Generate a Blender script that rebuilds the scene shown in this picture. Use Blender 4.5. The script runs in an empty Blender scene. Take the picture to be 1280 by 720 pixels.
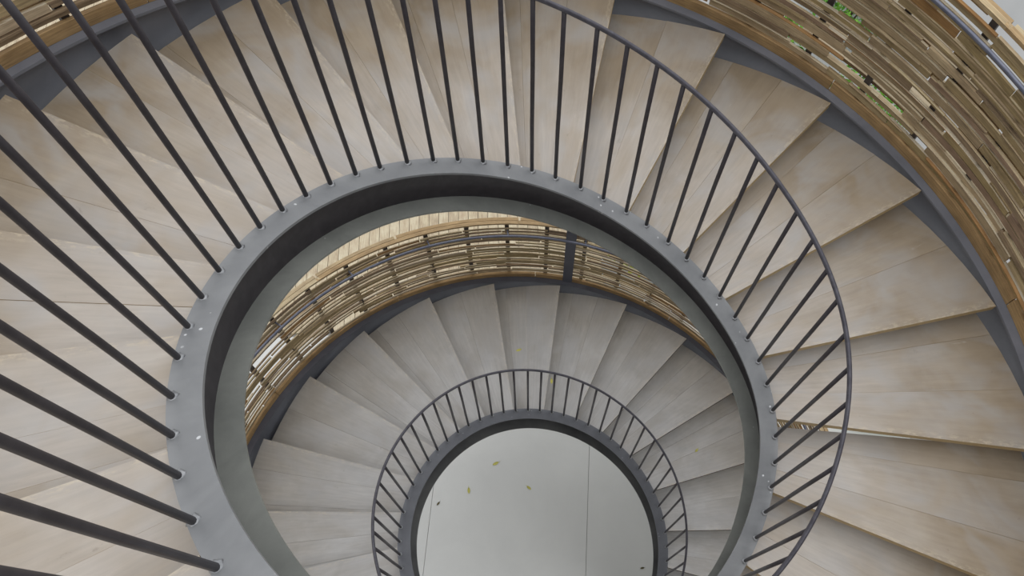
import bpy, math, random
from math import radians as rad, degrees, cos, sin, pi
from mathutils import Vector, Matrix

random.seed(7)
C = bpy.context.scene.collection

# ------------------------------------------------------------------ stair geometry (metres)
Z0, K, TH0, QZ = -1.43761, 0.55161, 3.7901, -0.00194
ZL, THL0, RL, KL, DX, DY = -5.0027, 3.46385, 1.01334, 0.55024, 0.00629, -0.01489
A2, B2 = 0.03222, -0.01613
RTO, RTI, RWEB, RBI, HC = 1.0141, 0.93146, 1.002, 0.925, 0.2627
RT_OUT = 2.169
FLOOR_Z = -8.0
U = [-0.0691, -0.0642, -0.0534, -0.0208, -0.0221, -0.0131, 0.0018, 0.0087, 0.0059, 0.0077, 0.0206, 0.0492]
H = [-0.008, -0.004, 0.0016, 0.0015, 0.0004, 0.003, 0.0033, 0.0028]
L = [0.0212, 0.0193, 0.0165, -0.0006, -0.001, -0.0094, 0.0063, 0.0253]
TH = [223.58, 216.71, 209.77, 203.25, 196.66, 189.61, 183.55, 177.34, 171.19, 164.98, 159.14, 153.4, 147.63, 141.92, 136.13, 130.68, 124.6, 118.78, 113.25, 107.44, 101.63, 95.73, 89.86, 83.33, 77.1, 70.57, 64.53, 57.66, 51.43, 45.16, 39.04, 32.64, 26.67, 20.55, 14.75, 8.38, 2.13, -4.15, -10.02, -16.28, -22.89, -29.25]
THL = [196.18, 190.98, 186.18, 180.59, 174.53, 168.62, 162.61, 156.45, 150.28, 144.1, 138.15, 131.89, 126.08, 120.07, 114.15, 108.47, 102.81, 96.98, 91.43, 85.82, 80.0, 73.81, 67.74, 61.56, 55.42, 49.48, 43.35, 37.07, 30.85, 24.71, 18.39, 12.66, 6.71, 0.52, -5.67]


def spl(a, lo, hi, v):
    n = len(v)
    h = (hi - lo) / (n - 1)
    a = min(max(a, lo), hi - 1e-9)
    i = min(max(int((a - lo) / h), 0), n - 2)
    t = (a - lo) / h - i
    m = [v[1] - v[0]] + [(v[k + 1] - v[k - 1]) / 2 for k in range(1, n - 1)] + [v[-1] - v[-2]]
    return (2*t**3 - 3*t**2 + 1)*v[i] + (t**3 - 2*t**2 + t)*m[i] + (-2*t**3 + 3*t**2)*v[i+1] + (t**3 - t**2)*m[i+1]


def upper_pt(p, r, dz=0.0, inner=True):
    k = A2*cos(2*p) + B2*sin(2*p)
    rr = r + k + (spl(p, -1.3, 4.2, U) if inner else 0)
    s = p - TH0
    return Vector((rr*cos(p), rr*sin(p), Z0 + K*s + QZ*s*(s+4) + dz))


def lower_pt(p, r, dz=0.0, inner=True):
    a = p + 2*pi
    if inner:
        rr = (r + spl(a, -1.0, 3.9, L)) * RL
    else:
        rr = r + .009 * (r > 2) 
    return Vector((DX + rr*cos(a), DY + rr*sin(a), ZL + KL*(a - THL0) + dz))


def P(p, r, dz=0.0, inner=True):
    """Point of the stair's helix: p radians round (falls clockwise), r from the axis, dz above the string line."""
    if p > -0.8:
        return upper_pt(p, r, dz, inner)
    if p < -2.7:
        return lower_pt(p, r, dz, inner)
    w = (p + 2.7) / 1.9
    w = w*w*(3 - 2*w)
    return upper_pt(p, r, dz, inner)*w + lower_pt(p, r, dz, inner)*(1 - w)


def lean(p):
    return spl(p, -1.0, 2.0, H) if p > -0.8 else 0.0


def rail_h(p):
    w = min(max((p + 2.7)/1.9, 0), 1)
    q = min(max((p - rad(112))/rad(60), 0), 1)
    return 0.91675*w + 0.94171*(1 - w) + .11*q*q*(3 - 2*q)


# ------------------------------------------------------------------ mesh helpers
class MB:
    def __init__(self):
        self.v, self.f, self.m, self.uv = [], [], [], []

    def face(self, idx, mat=0, uv=None):
        self.f.append(idx); self.m.append(mat); self.uv.append(uv or [(0, 0)]*len(idx))

    def add(self, pts):
        b = len(self.v); self.v.extend([tuple(q) for q in pts]); return b

    def build(self, name, mats, parent=None, smooth=False, loc=None):
        me = bpy.data.meshes.new(name)
        off = Vector(loc) if loc is not None else Vector((0, 0, 0))
        me.from_pydata([(a - off.x, b - off.y, c - off.z) for a, b, c in self.v], [], self.f)
        for mt in (mats if isinstance(mats, (list, tuple)) else [mats]):
            me.materials.append(mt)
        lay = me.uv_layers.new(name='UVMap')
        k = 0
        for poly, mi, uv in zip(me.polygons, self.m, self.uv):
            poly.material_index = mi; poly.use_smooth = smooth
            for j in range(len(poly.vertices)):
                lay.data[k].uv = uv[j]; k += 1
        me.update()
        o = bpy.data.objects.new(name, me); C.objects.link(o)
        if parent is not None:
            o.parent = parent
            if loc is None:
                o.matrix_parent_inverse = Matrix.Translation(-parent.location)
            else:
                o.location = off - parent.location
        elif loc is not None:
            o.location = off
        return o


def sweep(mb, rings, closed=True, caps=True, mat=0, usc=1.0, top=None):
    """rings: list of cross-section point lists (same count)."""
    n = len(rings[0]); base = []
    for r in rings: base.append(mb.add(r))
    d = [0.0]
    for i in range(1, len(rings)):
        d.append(d[-1] + (Vector(rings[i][0]) - Vector(rings[i-1][0])).length)
    per = [0.0]
    for j in range(n):
        per.append(per[-1] + (Vector(rings[0][(j+1) % n]) - Vector(rings[0][j])).length)
    for i in range(len(rings)-1):
        for j in range(n if closed else n-1):
            k = (j+1) % n
            mb.face([base[i]+j, base[i]+k, base[i+1]+k, base[i+1]+j], top if (top is not None and j % 2 == 0) else mat,
                    [(d[i]*usc, per[j]), (d[i]*usc, per[j+1]), (d[i+1]*usc, per[j+1]), (d[i+1]*usc, per[j])])
    if caps and closed:
        mb.face([base[0]+j for j in reversed(range(n))], mat)
        mb.face([base[-1]+j for j in range(n)], mat)


def tube(mb, pts, r, n=10, caps=True, mat=0):
    rings = []
    for i, p in enumerate(pts):
        t = (pts[min(i+1, len(pts)-1)] - pts[max(i-1, 0)]).normalized()
        up = Vector((0, 0, 1)) if abs(t.z) < .9 else Vector((1, 0, 0))
        a = t.cross(up).normalized(); b = a.cross(t).normalized()
        rr = r[i] if isinstance(r, (list, tuple)) else r
        rings.append([p + (a*cos(2*pi*k/n) + b*sin(2*pi*k/n))*rr for k in range(n)])
    sweep(mb, rings, True, caps, mat)


def helix_box(mb, p0, p1, r0, r1, z0, z1, step=0.035, inner=False, mat=0, z0e=None, z1e=None, r0e=None, r1e=None, top=None):
    """Box section following the helix between angles p0 > p1. The ...e values hold at the end p1."""
    n = max(2, int(abs(p1-p0)/step)+1)
    rings = []
    for i in range(n+1):
        t = i/n; p = p0+(p1-p0)*t
        a, b = (r0 if r0e is None else r0+(r0e-r0)*t), (r1 if r1e is None else r1+(r1e-r1)*t)
        lo, hi = (z0 if z0e is None else z0+(z0e-z0)*t), (z1 if z1e is None else z1+(z1e-z1)*t)
        rings.append([P(p, a, lo, inner), P(p, b, lo, inner), P(p, b, hi, inner), P(p, a, hi, inner)])
    sweep(mb, rings, True, True, mat, 1.0, top)


def empty(name, loc):
    o = bpy.data.objects.new(name, None); o.empty_display_size = .1; C.objects.link(o); o.location = loc
    return o


def tag(o, label=None, cat=None, group=None, kind=None):
    if label: o['label'] = label
    if cat: o['category'] = cat
    if group: o['group'] = group
    if kind: o['kind'] = kind
    return o


# ------------------------------------------------------------------ materials
def mat(name, rough=.6, metal=0.0, spec=.5):
    m = bpy.data.materials.new(name); m.use_nodes = True
    nt = m.node_tree; b = nt.nodes['Principled BSDF']
    b.inputs['Roughness'].default_value = rough; b.inputs['Metallic'].default_value = metal
    b.inputs['Specular IOR Level'].default_value = spec
    return m, nt, b


def N(nt, t, **kw):
    n = nt.nodes.new(t)
    for k, v in kw.items():
        if k in n.inputs.keys() if hasattr(n.inputs, 'keys') else False: n.inputs[k].default_value = v
        else: setattr(n, k, v)
    return n


def ramp(nt, fac, stops, interp='LINEAR'):
    r = nt.nodes.new('ShaderNodeValToRGB'); r.color_ramp.interpolation = interp
    e = r.color_ramp.elements
    while len(e) < len(stops): e.new(.5)
    for x, (p, c) in zip(e, stops):
        x.position = p; x.color = (*c, 1) if len(c) == 3 else c
    nt.links.new(fac, r.inputs[0]); return r.outputs[0]


def mix(nt, fac, a, b, mode='MIX'):
    n = nt.nodes.new('ShaderNodeMix'); n.data_type = 'RGBA'; n.blend_type = mode
    for sock, v in ((n.inputs[0], fac), (n.inputs[6], a), (n.inputs[7], b)):
        if isinstance(v, bpy.types.NodeSocket): nt.links.new(v, sock)
        elif isinstance(v, (int, float)): sock.default_value = v
        else: sock.default_value = (*v, 1)
    return n.outputs[2]


def noise(nt, vec, scale, detail=4, rough=.5, dist=0.0):
    n = nt.nodes.new('ShaderNodeTexNoise')
    n.inputs['Scale'].default_value = scale; n.inputs['Detail'].default_value = detail
    n.inputs['Roughness'].default_value = rough; n.inputs['Distortion'].default_value = dist
    if vec is not None: nt.links.new(vec, n.inputs['Vector'])
    return n.outputs['Fac']


def mapping(nt, src, scale=(1, 1, 1)):
    n = nt.nodes.new('ShaderNodeMapping'); n.inputs['Scale'].default_value = scale
    nt.links.new(src, n.inputs['Vector']); return n.outputs[0]


def bump(nt, b, h, s=.2, d=.002):
    n = nt.nodes.new('ShaderNodeBump'); n.inputs['Strength'].default_value = s; n.inputs['Distance'].default_value = d
    nt.links.new(h, n.inputs['Height']); nt.links.new(n.outputs[0], b.inputs['Normal'])


def math_(nt, op, a, b=0.0):
    n = nt.nodes.new('ShaderNodeMath'); n.operation = op
    for i, v in enumerate((a, b)):
        if isinstance(v, bpy.types.NodeSocket): nt.links.new(v, n.inputs[i])
        else: n.inputs[i].default_value = v
    return n.outputs[0]


def tread_material(name, c_dark, c_mid, c_light, tint, brown):
    m, nt, b = mat(name, .5, 0, .45)
    uv = nt.nodes.new('ShaderNodeTexCoord').outputs['UV']
    geo = nt.nodes.new('ShaderNodeNewGeometry')
    oi = nt.nodes.new('ShaderNodeObjectInfo').outputs['Random']
    off = nt.nodes.new('ShaderNodeVectorMath'); off.operation = 'ADD'
    nt.links.new(uv, off.inputs[0])
    cmb = nt.nodes.new('ShaderNodeCombineXYZ')
    r20 = math_(nt, 'MULTIPLY', geo.outputs['Random Per Island'], 37.0)
    nt.links.new(r20, cmb.inputs[0]); nt.links.new(math_(nt, 'MULTIPLY', oi, 53.0), cmb.inputs[1])
    nt.links.new(cmb.outputs[0], off.inputs[1])
    v = off.outputs[0]
    grain = noise(nt, mapping(nt, v, (1.6, 26, 1)), 3.0, 6, .62, .3)
    blot = noise(nt, mapping(nt, v, (1.0, 1.6, 1)), 2.4, 4, .6, .6)
    base = ramp(nt, blot, [(.30, c_dark), (.5, c_mid), (.72, c_light)])
    base = mix(nt, .16, base, ramp(nt, grain, [(.3, (.25, .21, .17)), (.7, (.85, .8, .72))]), 'OVERLAY')
    base = mix(nt, math_(nt, 'MULTIPLY', geo.outputs['Random Per Island'], .28), base, tint)
    sx = nt.nodes.new('ShaderNodeSeparateXYZ'); nt.links.new(uv, sx.inputs[0])
    wear_shade = math_(nt, 'ADD', sx.outputs[0], math_(nt, 'MULTIPLY', math_(nt, 'SUBTRACT', noise(nt, mapping(nt, v, (1.2, 2.5, 1)), 2.0, 3, .6), .5), 1.1))
    base = mix(nt, ramp(nt, wear_shade, [(.35, (0, 0, 0)), (1.05, (brown,)*3)]), base, mix(nt, 1.0, base, (.70, .62, .49), 'MULTIPLY'))  # outer ends browner from weathering, with the shade beside the screen painted in
    pt = noise(nt, mapping(nt, v, (1.5, 3.2, 1)), 1.7, 3, .55, .8)
    base = mix(nt, ramp(nt, pt, [(.46, (0, 0, 0)), (.66, (.55, .55, .55))]), base, (.43, .425, .42))
    pb = noise(nt, mapping(nt, v, (2.2, 5.0, 1)), 1.3, 3, .55, .5)
    base = mix(nt, ramp(nt, pb, [(.52, (0, 0, 0)), (.68, (.45, .45, .45))]), base, (.40, .325, .235) if brown > .5 else (.38, .345, .30))
    # pale scuffs
    sc = noise(nt, mapping(nt, v, (5, 60, 1)), 1.2, 3, .7)
    scm = ramp(nt, sc, [(.69, (0, 0, 0)), (.76, (1, 1, 1))])
    base = mix(nt, math_(nt, 'MULTIPLY', scm, .35), base, (.62, .58, .52))
    # pale chipped wear along the nosing
    near = ramp(nt, sx.outputs[1], [(.0, (1, 1, 1)), (.022, (0, 0, 0))])
    chips = ramp(nt, noise(nt, mapping(nt, v, (14, 70, 1)), 1.8, 4, .7), [(.50, (0, 0, 0)), (.58, (1, 1, 1))])
    base = mix(nt, math_(nt, 'MULTIPLY', math_(nt, 'MULTIPLY', near, chips), .38), base, (.72, .62, .44))
    # fine dark specks and stains
    st = noise(nt, mapping(nt, v, (9, 14, 1)), 2.2, 5, .7)
    stm = ramp(nt, st, [(.25, (1, 1, 1)), (.36, (0, 0, 0))])
    base = mix(nt, math_(nt, 'MULTIPLY', stm, .35), base, (.16, .13, .10))
    nt.links.new(base, b.inputs['Base Color'])
    nt.links.new(ramp(nt, blot, [(.3, (.42,)*3), (.7, (.58,)*3)]), b.inputs['Roughness'])
    bump(nt, b, grain, .12, .002)
    return m


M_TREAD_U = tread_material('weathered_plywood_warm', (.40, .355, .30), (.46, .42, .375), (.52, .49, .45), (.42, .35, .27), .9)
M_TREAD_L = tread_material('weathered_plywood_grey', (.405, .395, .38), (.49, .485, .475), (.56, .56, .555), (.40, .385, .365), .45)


def simple_noise_mat(name, c0, c1, scale, rough, metal=0.0, spec=.5, flecks=None, bumps=.1, stretch=(1, 1, 1), detail=5):
    m, nt, b = mat(name, rough, metal, spec)
    obj = nt.nodes.new('ShaderNodeTexCoord').outputs['Object']
    f = noise(nt, mapping(nt, obj, stretch), scale, detail, .6, .4)
    col = ramp(nt, f, [(.32, c0), (.68, c1)])
    if flecks:
        v = nt.nodes.new('ShaderNodeTexVoronoi'); v.inputs['Scale'].default_value = flecks[0]
        nt.links.new(obj, v.inputs['Vector'])
        s = ramp(nt, v.outputs['Distance'], [(flecks[1], (1, 1, 1)), (flecks[1]*1.5, (0, 0, 0))])
        gate = ramp(nt, noise(nt, obj, flecks[0]*.45, 1), [(.55, (0, 0, 0)), (.62, (1, 1, 1))])
        col = mix(nt, math_(nt, 'MULTIPLY', s, gate), col, flecks[2])
    nt.links.new(col, b.inputs['Base Color'])
    if bumps: bump(nt, b, f, bumps, .002)
    return m


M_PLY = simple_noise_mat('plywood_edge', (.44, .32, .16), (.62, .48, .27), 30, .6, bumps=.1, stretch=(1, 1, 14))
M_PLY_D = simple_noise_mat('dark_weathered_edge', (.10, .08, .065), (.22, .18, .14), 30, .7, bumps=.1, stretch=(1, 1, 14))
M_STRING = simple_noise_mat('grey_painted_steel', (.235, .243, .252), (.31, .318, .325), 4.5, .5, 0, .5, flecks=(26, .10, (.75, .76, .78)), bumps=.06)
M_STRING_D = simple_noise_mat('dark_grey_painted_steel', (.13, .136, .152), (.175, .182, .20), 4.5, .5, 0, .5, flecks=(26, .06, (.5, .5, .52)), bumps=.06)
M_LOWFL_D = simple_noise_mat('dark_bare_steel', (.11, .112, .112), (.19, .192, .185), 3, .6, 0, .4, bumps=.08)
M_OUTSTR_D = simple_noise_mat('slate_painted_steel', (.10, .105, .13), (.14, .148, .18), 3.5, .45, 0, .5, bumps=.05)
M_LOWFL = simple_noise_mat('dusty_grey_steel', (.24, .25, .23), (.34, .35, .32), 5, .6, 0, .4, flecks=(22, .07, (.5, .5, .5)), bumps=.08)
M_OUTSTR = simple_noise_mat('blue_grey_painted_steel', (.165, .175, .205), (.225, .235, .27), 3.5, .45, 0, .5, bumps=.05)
M_BAR = simple_noise_mat('dark_steel_bar', (.042, .037, .042), (.068, .060, .067), 22, .42, 0, .5, bumps=.08)
M_RAIL = simple_noise_mat('dark_handrail_steel', (.070, .066, .080), (.125, .120, .14), 30, .33, .2, .5, bumps=.05)
M_WELD = simple_noise_mat('bare_weld_steel', (.22, .23, .24), (.48, .49, .50), 60, .35, .3)
M_TUBE = simple_noise_mat('bluish_steel_tube', (.13, .14, .19), (.20, .21, .26), 16, .3, .3, .5, bumps=.03)
M_UPR = simple_noise_mat('dark_upright_steel', (.072, .062, .060), (.105, .090, .084), 12, .5, 0, .4, bumps=.05)
M_POST = simple_noise_mat('slate_blue_steel', (.10, .108, .14), (.13, .138, .17), 6, .45, 0, .5, bumps=.03)
M_CONC = simple_noise_mat('pale_concrete', (.66, .665, .64), (.74, .745, .715), 1.1, .75, 0, .3, bumps=.03, detail=8)
M_GROUND = simple_noise_mat('outdoor_concrete', (.36, .365, .36), (.44, .44, .43), .7, .8, 0, .3, bumps=.03, detail=8)
M_STEM = simple_noise_mat('brown_stem', (.08, .05, .03), (.14, .09, .05), 20, .8)


def slat_material(name, stops, bmp=.25, tone=None):
    m, nt, b = mat(name, .7, 0, .3)
    uv = nt.nodes.new('ShaderNodeTexCoord').outputs['UV']
    geo = nt.nodes.new('ShaderNodeNewGeometry')
    rnd = geo.outputs['Random Per Island']
    base = ramp(nt, rnd, stops, 'CONSTANT')
    cmb = nt.nodes.new('ShaderNodeCombineXYZ'); nt.links.new(math_(nt, 'MULTIPLY', rnd, 91.0), cmb.inputs[0])
    nt.links.new(math_(nt, 'MULTIPLY', rnd, 17.0), cmb.inputs[1])
    off = nt.nodes.new('ShaderNodeVectorMath'); off.operation = 'ADD'
    nt.links.new(uv, off.inputs[0]); nt.links.new(cmb.outputs[0], off.inputs[1])
    g = noise(nt, mapping(nt, off.outputs[0], (4, 90, 1)), 1.5, 5, .65, .5)
    k = noise(nt, mapping(nt, off.outputs[0], (6, 9, 1)), 1.0, 3, .6)
    col = mix(nt, .55, base, ramp(nt, g, [(.3, (.22, .2, .18)), (.7, (.8, .78, .74))]), 'OVERLAY')
    col = mix(nt, .5, col, ramp(nt, k, [(.3, (.3, .27, .24)), (.65, (.66, .64, .6))]), 'OVERLAY')
    if tone: col = mix(nt, 1.0, col, tone, 'MULTIPLY')
    nt.links.new(col, b.inputs['Base Color'])
    bump(nt, b, g, bmp, .004)
    return m


M_SLAT = slat_material('weathered_slat_wood', [
    (0, (.36, .31, .20)), (.12, (.43, .38, .26)), (.24, (.31, .26, .20)), (.38, (.42, .28, .14)),
    (.44, (.39, .34, .25)), (.56, (.50, .44, .33)), (.66, (.34, .27, .22)), (.76, (.38, .33, .20)), (.88, (.40, .26, .13)), (.92, (.50, .45, .37))], tone=(1.0, .91, .80))
M_SLAT_EDGE = slat_material('skylit_sawn_edge', [(0, (.60, .50, .34)), (.3, (.66, .58, .44)), (.6, (.46, .38, .25)), (.8, (.58, .52, .42))])  # sawn edges paler than the faces, skylight on the slat tops painted in
M_OCHRE = slat_material('ochre_board', [(0, (.45, .34, .18)), (.4, (.42, .29, .15)), (.7, (.46, .36, .22))])
M_CAP = slat_material('pale_cap_wood', [(0, (.50, .40, .25)), (.35, (.44, .32, .18)), (.7, (.54, .45, .30))])
M_DECK = slat_material('pale_deck_wood', [(0, (.56, .49, .36)), (.35, (.60, .53, .40)), (.7, (.53, .46, .34))], bmp=.1)

def leaf_mat(name, c0, c1):
    m, nt, b = mat(name, .55, 0, .3)
    rnd = nt.nodes.new('ShaderNodeNewGeometry').outputs['Random Per Island']
    nt.links.new(ramp(nt, rnd, [(0, c0), (1, c1)]), b.inputs['Base Color'])
    return m


M_LEAF_G = leaf_mat('green_foliage', (.07, .24, .02), (.24, .50, .06))
M_LEAF_Y = leaf_mat('yellow_green_foliage', (.22, .30, .03), (.48, .50, .08))
M_FALLEN = leaf_mat('yellow_leaf', (.50, .47, .10), (.58, .54, .14))
M_FALLEN_B = leaf_mat('brown_leaf', (.10, .09, .04), (.13, .11, .05))

# ------------------------------------------------------------------ clock words for labels
HOURS = ['twelve', 'one', 'two', 'three', 'four', 'five', 'six', 'seven', 'eight', 'nine', 'ten', 'eleven']


def clock(deg):
    q = round(((90 - deg) % 360) / 7.5) % 48
    h, m = divmod(q, 4)
    if m == 0: return HOURS[h % 12] + ' o\'clock'
    if m == 1: return 'quarter past ' + HOURS[h % 12]
    if m == 2: return 'half past ' + HOURS[h % 12]
    return 'quarter to ' + HOURS[(h+1) % 12]


# ------------------------------------------------------------------ inner string (channel curled round the well)
P_TOP, P_BOT = rad(262), rad(-428)
STEP = rad(2)


def prange(a, b, step=STEP):
    n = max(2, int(abs(b-a)/step)); return [a+(b-a)*i/n for i in range(n+1)]


ist = empty('inner_stringer', P(rad(90), 1.0, -.2))
tag(ist, 'grey painted steel channel stringer spiralling round the open stairwell', 'stringer')
P_MID = rad(-94)
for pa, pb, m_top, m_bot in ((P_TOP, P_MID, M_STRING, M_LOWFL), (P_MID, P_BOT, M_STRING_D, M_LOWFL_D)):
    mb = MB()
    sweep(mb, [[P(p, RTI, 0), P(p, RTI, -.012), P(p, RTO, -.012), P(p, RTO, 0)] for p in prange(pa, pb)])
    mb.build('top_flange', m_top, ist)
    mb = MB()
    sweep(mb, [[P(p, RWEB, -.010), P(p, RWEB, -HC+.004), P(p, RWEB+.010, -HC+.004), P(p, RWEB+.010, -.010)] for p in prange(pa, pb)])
    mb.build('web', M_BAR, ist)  # web coloured dark, painting in the shade under the top flange
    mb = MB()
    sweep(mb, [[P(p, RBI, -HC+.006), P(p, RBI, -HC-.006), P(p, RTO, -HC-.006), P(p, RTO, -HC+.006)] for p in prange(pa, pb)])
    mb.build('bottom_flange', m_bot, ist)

# ------------------------------------------------------------------ outer string
ost = empty('outer_stringer', P(rad(45), 2.2, -.2, False))
tag(ost, 'blue-grey steel stringer along the outer ends of the treads, under the slatted screen', 'stringer')
RO1 = 2.243
for nm, secs in (('top_flange', (RO1-.055, RO1, .030, .042)), ('web', (RO1-.016, RO1-.004, -.27, .031)), ('bottom_flange', (RO1-.075, RO1, -.282, -.268))):
    r0, r1, z0, z1 = secs
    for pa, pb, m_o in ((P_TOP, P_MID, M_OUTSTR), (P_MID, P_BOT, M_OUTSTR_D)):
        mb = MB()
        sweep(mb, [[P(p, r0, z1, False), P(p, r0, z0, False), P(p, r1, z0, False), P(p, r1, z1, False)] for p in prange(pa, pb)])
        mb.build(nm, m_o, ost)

# ------------------------------------------------------------------ treads
T_UP = {-9: (204.85, 200.97), -8: (185.02, 184.62), -7: (170.01, 168.49), -6: (153.97, 152.96), -5: (138.2, 139.42),
        -4: (123.65, 123.84), -3: (112.41, 110.48), -2: (98.38, 94.96), -1: (85.09, 79.71), 0: (69.93, 64.28),
        1: (53.0, 47.8), 2: (37.63, 31.82), 3: (21.4, 15.13), 4: (6.2, -2.59), 5: (-11.2, -19.18), 6: (-30.0, -35.5)}
T_LO = {-8: (188.08, 189.05), -7: (174.6, 175.85), -6: (159.9, 161.49), -5: (144.07, 146.12), -4: (130.0, 131.17),
        -3: (117.2, 114.88), -2: (103.6, 99.66), -1: (89.34, 84.11), 0: (74.3, 67.82), 1: (60.2, 51.84), 2: (43.68, 35.61),
        3: (25.34, 19.32), 4: (7.2, 2.7)}
angs = []
for j in (-12, -11, -10): angs.append((204.85-(j+9)*16.0, 200.97-(j+9)*15.5))
for j in sorted(T_UP): angs.append(T_UP[j])
a0, a1 = T_UP[6]; b0, b1 = T_LO[-8][0]-360, T_LO[-8][1]-360
ng = 9
for i in range(1, ng): angs.append((a0+(b0-a0)*i/ng, a1+(b1-a1)*i/ng))
for j in sorted(T_LO): angs.append((T_LO[j][0]-360, T_LO[j][1]-360))
for k in (1, 2, 3, 4): angs.append((T_LO[4][0]-360-15.6*k, T_LO[4][1]-360-15.6*k))
TT = .038
GAP_TREAD = 4   # index in T_UP after which the tread below leaves a slit
traits = ['', 'pale ', 'lightly stained ', 'scuffed ']
idx_gap = 3 + 9 + 5
for i, (ai, ao) in enumerate(angs):
    if i == 0: continue
    ai, ao = rad(ai), rad(ao)
    pi_, po_ = rad(angs[i-1][0]), rad(angs[i-1][1])
    zin = P(ai, 1.0, 0).z
    z = zin
    bi, bo = pi_ + .045/1.03, po_ + .075/2.16
    if i == idx_gap: bi, bo = pi_ + .016, po_ + .058/2.16
    cut = sorted([0, random.uniform(.34, .46), random.uniform(.68, .80), 1]) if i % 3 else [0, random.uniform(.42, .56), 1]
    upper = degrees(ai) > -90
    mb = MB()

    def pos(s, t, zz):
        tin, tout = ai+(bi-ai)*t, ao+(bo-ao)*t
        ri = (Vector(P(tin, RTO+.0015)[:2]))
        ro = Vector(P(tout, RT_OUT if upper else 2.172, 0, False)[:2])
        q = ri.lerp(ro, s)
        return Vector((q.x, q.y, zz))
    for c0, c1 in zip(cut[:-1], cut[1:]):
        g0 = .0 if c0 == 0 else .0008
        g1 = .0 if c1 == 1 else .0008
        ns, ntt = 8, 3
        dz = random.uniform(-.0012, .0012)
        top = {}; bot = {}
        for a in range(ns+1):
            for b_ in range(ntt+1):
                t = c0+g0+(c1-g1-c0-g0)*b_/ntt
                top[a, b_] = mb.add([pos(a/ns, t, z+dz)]); bot[a, b_] = mb.add([pos(a/ns, t, z-TT)])
        W = .34

        def uvp(a, b_): return (a/ns*1.15, (c0+(c1-c0)*b_/ntt)*W)
        for a in range(ns):
            for b_ in range(ntt):
                mb.face([top[a, b_], top[a+1, b_], top[a+1, b_+1], top[a, b_+1]], 0, [uvp(a, b_), uvp(a+1, b_), uvp(a+1, b_+1), uvp(a, b_+1)])
                mb.face([bot[a, b_], bot[a, b_+1], bot[a+1, b_+1], bot[a+1, b_]], 0, [uvp(a, b_), uvp(a, b_+1), uvp(a+1, b_+1), uvp(a+1, b_)])
            mb.face([top[a, 0], bot[a, 0], bot[a+1, 0], top[a+1, 0]], 1)
            mb.face([top[a, ntt], top[a+1, ntt], bot[a+1, ntt], bot[a, ntt]], 1)
        for b_ in range(ntt):
            mb.face([top[0, b_], top[0, b_+1], bot[0, b_+1], bot[0, b_]], 1)
            mb.face([top[ns, b_], bot[ns, b_], bot[ns, b_+1], top[ns, b_+1]], 1)
    mid = degrees((ao+bo)/2)
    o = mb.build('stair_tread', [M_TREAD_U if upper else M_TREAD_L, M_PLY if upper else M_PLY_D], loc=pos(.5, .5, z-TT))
    n_b = len(cut)-1
    hidden = -140 < degrees(ai) < -60
    tag(o, '%s stair tread, %s turn, at %s round the well' % (
        'warm brown wooden' if upper else 'greyish wooden', 'upper' if upper else 'lower', clock(mid)), 'stair tread',
        'treads of the upper turn' if upper else 'treads of the lower turn')

# ------------------------------------------------------------------ inner balustrade
bal = empty('stair_balustrade', P(rad(90), 1.0, 0))
tag(bal, 'dark steel balustrade with round handrail and slim bars round the open stairwell', 'balustrade')
RH = .0090
mb = MB()
tube(mb, [P(p, 1.0+lean(p), rail_h(p)) for p in prange(rad(233), P_BOT+rad(40))], RH, 10)
mb.build('handrail', M_RAIL, bal, True)
bars = [230.6] + TH
g_a, g_b = TH[-1], THL[0]-360
ngap = round((g_a-g_b)/6.35)
bars += [g_a+(g_b-g_a)*i/ngap for i in range(1, ngap)]
bars += [t-360 for t in THL] + [-5.67-360-6.2, -5.67-360-12.4]
for t in bars:
    p = rad(t)
    mb = MB()
    b0_, b1_ = P(p, 1.0, -.001), P(p, 1.0+lean(p), rail_h(p)-.006)
    j = Vector((random.uniform(-1, 1), random.uniform(-1, 1), 0))*.0008
    tube(mb, [b0_, b0_+(b1_-b0_)*.33+j, b0_+(b1_-b0_)*.66-j, b1_], .0083, 10)
    o = mb.build('baluster', M_BAR, bal, True)
    wb = MB()
    ang = random.uniform(0, 6.28)
    ring_ = []
    for zz, r_ in ((0, .0150), (.0035, .0135), (.007, .0086)):
        ring_.append([b0_+Vector((cos(2*pi*k/12)*r_*(1+.12*sin(3*k+ang)), sin(2*pi*k/12)*r_*(1+.12*sin(3*k+ang)), zz)) for k in range(12)])
    sweep(wb, ring_)
    w_ = wb.build('weld_bead', M_WELD, None, True)
    w_.parent = o

# ------------------------------------------------------------------ slatted screens
BAY = rad(8.15)
UP0 = rad(86.2)


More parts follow.
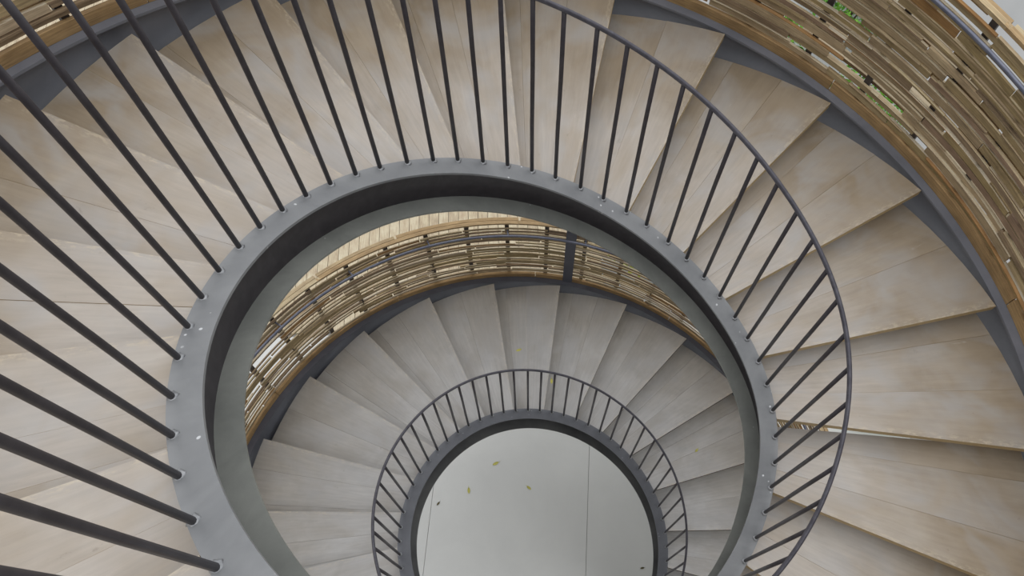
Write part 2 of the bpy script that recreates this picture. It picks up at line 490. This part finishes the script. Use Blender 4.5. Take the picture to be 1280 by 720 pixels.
def screen(p_hi, p_lo, label, skip=None):
    root = empty('slatted_screen', P((p_hi+p_lo)/2, 2.28, .05, False))
    tag(root, label, 'screen')
    # uprights
    k0 = math.floor((p_hi-UP0)/BAY); k1 = math.ceil((p_lo-UP0)/BAY)
    ks = list(range(k1, k0+1))
    for k in ks:
        p = UP0+k*BAY
        mb = MB()
        w = .016/2.28
        helix_box(mb, p+w, p-w, 2.256, 2.284, .035, .895, step=.05)
        mb.build('upright', M_UPR, root)
    # slats, bay by bay, irregular rows of bent boards
    bays = {}
    rng = random.Random(int(p_hi*100))

    def row(zrow, pitch, hs, rs, ths, brk):
        p = p_hi+rng.uniform(0, .1)
        while p > p_lo:
            ln = rng.uniform(.30, 1.15)/2.27
            e = max(p-ln, p_lo-.03)
            hgt = rng.uniform(*hs)
            z0 = max(zrow+rng.uniform(-.005, .005)-hgt/2, .043)
            tilt = rng.uniform(-.010, .010)
            rr = rng.uniform(*rs); th = rng.uniform(*ths)
            kb = math.floor((p_hi-p)/(2*BAY)) if p < p_hi else 0
            ts = rng.uniform(-.006, .006)
            hb = rng.uniform(.75, 1.15)
            helix_box(bays.setdefault(kb, MB()), p, e, rr, rr+th, z0, z0+hgt, step=.05, z0e=max(z0+tilt, .043),
                      z1e=max(z0+tilt, .043)+hgt*hb, r0e=rr+ts, r1e=rr+th+ts, top=1 if rng.random() < .75 else None)
            p = e-(rng.uniform(.0005, .006) if rng.random() < brk else rng.uniform(.02, .20))
    # broad bottom board
    p = p_hi
    while p > p_lo:
        e = max(p-rng.uniform(.4, .6), p_lo)
        kb = math.floor((p_hi-p)/(2*BAY)+.001)
        helix_box(bays.setdefault(kb, MB()), p, e+.002, 2.232, 2.256, .043, .100, step=.04, mat=2)
        p = e
    fine = p_hi < 0     # the lower turn carries thinner, more widely spaced strips
    nrow = 17 if fine else 15
    for r in range(nrow):
        zc = .135+(.715/(nrow-1))*r
        if fine:
            row(zc, .045, (.015, .036), (2.236, 2.242), (.006, .011), .9)
            if rng.random() < .35: row(zc+.022, .05, (.010, .020), (2.285, 2.290), (.006, .012), .4)
        else:
            row(zc, .05, (.024, .042), (2.230, 2.240), (.010, .020), .85)
            if rng.random() < .80: row(zc+.024, .05, (.012, .030), (2.285, 2.290), (.010, .020), .45)
            row(zc+rng.uniform(.012, .03), .04, (.004, .009), (2.226, 2.236), (.016, .022), .12)
    for kb in sorted(bays): bays[kb].build('slat_panel', [M_SLAT, M_SLAT_EDGE, M_OCHRE], root)
    # flat cap boards
    mb = MB()
    p = p_hi
    alt = 0
    while p > p_lo:
        e = max(p-2*BAY*rng.choice([1, 1, 1.5]), p_lo)
        helix_box(mb, p+.012, e, 2.250, 2.280, .896, .914, step=.04)
        helix_box(mb, p, e+.008, 2.292, 2.318, .880, .900, step=.04)
        p = e
    mb.build('cap_rail', M_CAP, root)
    # wall-side handrail on brackets
    mb = MB()
    tube(mb, [P(q, 2.176, .845, False) for q in prange(p_hi-.01, p_lo+.01, rad(2.5))], .0105, 8)
    hr = mb.build('wall_handrail', M_TUBE, root, True)
    for k in ks:
        if (k+1) % 2: continue
        q = UP0+k*BAY
        if not p_lo < q < p_hi: continue
        mb = MB()
        a, b = P(q, 2.176, .843, False), P(q, 2.262, .835, False)
        tube(mb, [a, a.lerp(b, .5)+Vector((0, 0, -.012)), b], .006, 6)
        mb.build('bracket', M_TUBE, root, True)
    return root


screen(rad(215), rad(-96), 'tall curved screen of irregular weathered wooden slats beside the upper turn of the stair')
screen(rad(-96), rad(-384), 'lower curved screen of brown wooden slats seen through the stairwell, behind the lower treads')

# steel post at the back of the lower turn
pp = rad(82.3)
pc = Vector((2.262*cos(pp), 2.262*sin(pp), 0))
er, et = Vector((cos(pp), sin(pp), 0)), Vector((-sin(pp), cos(pp), 0))
ztop = P(pp, 2.24, -.284, False).z
mb = MB()


def prism(mb, c, ex, ey, hx, hy, z0, z1):
    rings = []
    for z in (z0, z1):
        o = Vector((c.x, c.y, z))
        rings.append([o+ex*hx+ey*hy, o-ex*hx+ey*hy, o-ex*hx-ey*hy, o+ex*hx-ey*hy])
    sweep(mb, rings)


post = empty('steel_post', (pc.x, pc.y, FLOOR_Z))
tag(post, 'slate-blue square steel post standing at the back of the lower screen', 'post')
prism(mb, pc, er, et, .042, .042, FLOOR_Z+.012, ztop)
mb.build('shaft', M_POST, post)
mb = MB()
prism(mb, pc, er, et, .10, .10, FLOOR_Z, FLOOR_Z+.014)
for sx in (-1, 1):
    for sy in (-1, 1):
        c = pc+er*.075*sx+et*.075*sy
        tube(mb, [Vector((c.x, c.y, FLOOR_Z+.013)), Vector((c.x, c.y, FLOOR_Z+.032))], .011, 6)
mb.build('base_plate', M_POST, post)

# ------------------------------------------------------------------ ground
def slab(name, x0, x1, y0, y1, z0, z1, material, uvs=1.0):
    mb = MB()
    rings = [[Vector((x, y0, z0)), Vector((x, y0, z1)), Vector((x, y1, z1)), Vector((x, y1, z0))] for x in (x0, x1)]
    sweep(mb, rings)
    return mb.build(name, material)


g = slab('ground', -40, 40, -40, 40, FLOOR_Z-.4, FLOOR_Z-.03, M_GROUND)
tag(g, 'pale concrete ground outside the stair', None, None, 'structure')
# concrete slabs of the well floor with open joints
fl = MB()
jx = [-4.6, -2.9, -1.16, .47, 2.2, 3.9]
skew = .115
for a, b in zip(jx[:-1], jx[1:]):
    def px(x, y): return x+skew*(y-.5)
    pts = [(px(a, -3.6)+.002, -3.6), (px(b, -3.6)-.002, -3.6), (px(b, 2.62)-.002, 2.62), (px(a, 2.62)+.002, 2.62)]
    r0 = [Vector((x, y, FLOOR_Z-.05)) for x, y in pts]; r1 = [Vector((x, y, FLOOR_Z)) for x, y in pts]
    sweep(fl, [r0, r1])
f = fl.build('floor', M_CONC)
tag(f, 'pale concrete slab floor with thin joints at the bottom of the stairwell', None, None, 'structure')
# timber deck outside
dk = MB()
w = .122
x = -9.0
while x < .85:
    ys = 2.66 if x > -3.4 else -5.0
    e = x+w-.006
    c = random.uniform(0, .0015)
    rings = [[Vector((x, yy, FLOOR_Z-.02)), Vector((x, yy, FLOOR_Z+.02+c)), Vector((e, yy, FLOOR_Z+.02+c)), Vector((e, yy, FLOOR_Z-.02))] for yy in (ys, 5.2+random.uniform(-.4, .4), 11.5)]
    sweep(dk, rings)
    x += w
d = dk.build('deck', M_DECK)
tag(d, 'pale timber deck boards on the ground behind the lower screen', None, None, 'structure')

# ------------------------------------------------------------------ shrubs outside
def shrub(x, y, z, rx, hz, n, material, label, seed, leaf=.05):
    rng = random.Random(seed)
    root = empty('shrub', (x, y, z))
    tag(root, label, 'shrub', 'shrubs growing outside the screen')
    st = MB(); lf = MB()
    for k in range(7):
        a = rng.uniform(0, 2*pi); r = rng.uniform(.1, .75)*rx
        b = Vector((x+cos(a)*r*.2, y+sin(a)*r*.2, z)); t = Vector((x+cos(a)*r, y+sin(a)*r, z+hz*rng.uniform(.6, .95)))
        m = b.lerp(t, .5)+Vector((0, 0, hz*.08))
        tube(st, [b, m, t], [.014, .009, .004], 5)
    for k in range(n):
        a = rng.uniform(0, 2*pi); u = rng.random()**.5; hh = rng.uniform(.15, 1)
        r = rx*u*(math.sin(min(hh, 1)*pi*.85)**.5+.1)
        c = Vector((x+cos(a)*r, y+sin(a)*r, z+hz*hh))
        d1 = Vector((rng.uniform(-1, 1), rng.uniform(-1, 1), rng.uniform(-.4, .9))).normalized()
        d2 = d1.cross(Vector((rng.uniform(-1, 1), rng.uniform(-1, 1), rng.uniform(-1, 1)))).normalized()
        nn = d1.cross(d2)
        s = leaf*rng.uniform(.7, 1.3)
        b = lf.add([c-d1*s, c-d2*s*.38+nn*s*.05, c+d1*s, c+d2*s*.38+nn*s*.05, c+nn*s*.12])
        for q in ((0, 1, 4), (1, 2, 4), (2, 3, 4), (3, 0, 4)): lf.face([b+j for j in q])
    st.build('stems', M_STEM, root); lf.build('foliage', material, root)
    return root


G = FLOOR_Z-.03
shrub(4.7, 7.1, G, .66, 1.1, 1500, M_LEAF_G, 'green shrub outside, glimpsed between the slats at the top right', 1)
shrub(3.25, 6.35, G, .56, .9, 1100, M_LEAF_G, 'green shrub outside behind the lowest slats of the upper screen', 2)
shrub(4.3, 5.2, G, .52, .9, 1000, M_LEAF_G, 'green shrub outside, nearest the outer stringer at the upper right', 3)
shrub(1.35, 3.45, G, .50, 1.5, 1300, M_LEAF_Y, 'yellow-green shrub showing through the lower screen right of the steel post', 4)
shrub(3.75, 1.55, G, .45, .9, 900, M_LEAF_G, 'green shrub seen through the slit between two treads on the right', 5)

# ------------------------------------------------------------------ fallen leaves
CAM = Vector((-0.20239, -0.87277, 0))
TI, RO_ = 0.46356, -0.04517
RX = Matrix(((1, 0, 0), (0, cos(TI), -sin(TI)), (0, sin(TI), cos(TI))))
RZ = Matrix(((cos(RO_), -sin(RO_), 0), (sin(RO_), cos(RO_), 0), (0, 0, 1)))
ROT = RX @ RZ


def leaf(x, y, z, s, rz, material, label):
    mb = MB()
    out = []
    for k in range(9):
        t = k/8; out.append((-1+2*t, .42*math.sin(pi*t)**.8))
    pts = [Vector((a*s, b*s, .15*s*abs(a)+.002)) for a, b in out]+[Vector((a*s, -b*s, .15*s*abs(a)+.002)) for a, b in reversed(out[1:-1])]
    mid = [Vector((-1+2*k/8, 0, 0))*s+Vector((0, 0, .001)) for k in range(1, 8)]
    b0 = mb.add(pts); m0 = mb.add(mid)
    seq = [b0]+[m0+k for k in range(7)]+[b0+8]
    for k in range(8):
        if k == 0: mb.face([b0, b0+1, m0]); mb.face([b0, m0, b0+15])
        elif k == 7: mb.face([m0+6, b0+7, b0+8]); mb.face([m0+6, b0+8, b0+9])
        else:
            mb.face([m0+k-1, b0+k, b0+k+1, m0+k]); mb.face([m0+k-1, m0+k, b0+15-k, b0+16-k])
    tube(mb, [Vector((s, 0, .15*s)), Vector((1.5*s, .05*s, .05*s))], .02*s+.0005, 5)
    o = mb.build('fallen_leaf', material)
    o.location = (x, y, z); o.rotation_euler = (0, 0, rz)
    tag(o, label, 'leaf', 'fallen leaves')


leaf(-.46, 1.05, FLOOR_Z+.001, .036, .4, M_FALLEN, 'small yellow fallen leaf on the well floor, the one farthest back')
leaf(-.75, .78, FLOOR_Z+.001, .034, 1.6, M_FALLEN, 'small yellow fallen leaf on the well floor, left of centre')
leaf(-.12, .78, FLOOR_Z+.001, .030, 2.4, M_FALLEN, 'small yellow fallen leaf near the middle of the well floor')
leaf(-1.07, .66, FLOOR_Z+.001, .024, .9, M_FALLEN_B, 'small dark brown fallen leaf at the left edge of the well floor')
leaf(.97, -.06, FLOOR_Z+.001, .022, .2, M_FALLEN_B, 'small dark brown fallen leaf at the right edge of the well floor')
LEAVES_ON_TREADS = [((648.5, 437.7), 'small yellow fallen leaf on a lower tread, above the lower handrail', .026, .3, -2),
                    ((689.5, 476.5), 'small yellow fallen leaf on a lower tread, just inside the lower handrail', .026, 1.5, -1),
                    ((870.7, 563), 'small yellow fallen leaf on a right-hand lower tread', .022, .8, 3)]
for (px_, py_), lab, s, rz, j in LEAVES_ON_TREADS:
    d = ROT @ Vector(((px_-640)/942.075, (360-py_)/942.075, -1))
    zt = P(rad(T_LO[j][0]-360), 1.0, 0).z+.002
    q = CAM+d*((zt)/d.z)
    leaf(round(q.x, 3), round(q.y, 3), zt, s, rz, M_FALLEN, lab)

# ------------------------------------------------------------------ light: overcast sky
wld = bpy.data.worlds.new('overcast'); bpy.context.scene.world = wld; wld.use_nodes = True
nt = wld.node_tree; bg = nt.nodes['Background']
tc = nt.nodes.new('ShaderNodeTexCoord'); sep = nt.nodes.new('ShaderNodeSeparateXYZ')
nt.links.new(tc.outputs['Generated'], sep.inputs[0])
sky = ramp(nt, sep.outputs['Z'], [(0, (.28, .285, .29)), (.12, (.34, .345, .355)), (.45, (.60, .61, .63)), (1, (1.30, 1.31, 1.34))])
side = ramp(nt, math_(nt, 'ADD', math_(nt, 'MULTIPLY', sep.outputs['Y'], .5), .5), [(.25, (.06, .06, .06)), (.75, (1.3, 1.3, 1.3))])  # added dimming of the sky behind the camera, standing in for an unseen building
high = ramp(nt, sep.outputs['Z'], [(.45, (0, 0, 0)), (.85, (1, 1, 1))])
sky = mix(nt, 1.0, sky, mix(nt, high, side, (1, 1, 1)), 'MULTIPLY')
nt.links.new(sky, bg.inputs['Color']); bg.inputs['Strength'].default_value = 1.0

# ------------------------------------------------------------------ camera
cd = bpy.data.cameras.new('camera'); cam = bpy.data.objects.new('camera', cd); C.objects.link(cam)
cd.sensor_width = 36; cd.lens = 942.075/1280*36; cd.clip_start = .02; cd.clip_end = 200
cam.matrix_world = Matrix.Translation(CAM) @ ROT.to_4x4()
sc = bpy.context.scene
sc.camera = cam
sc.view_settings.view_transform = 'Standard'; sc.view_settings.look = 'None'
sc.view_settings.gamma = 1; sc.view_settings.use_curve_mapping = False
sc.view_settings.exposure = 0.44
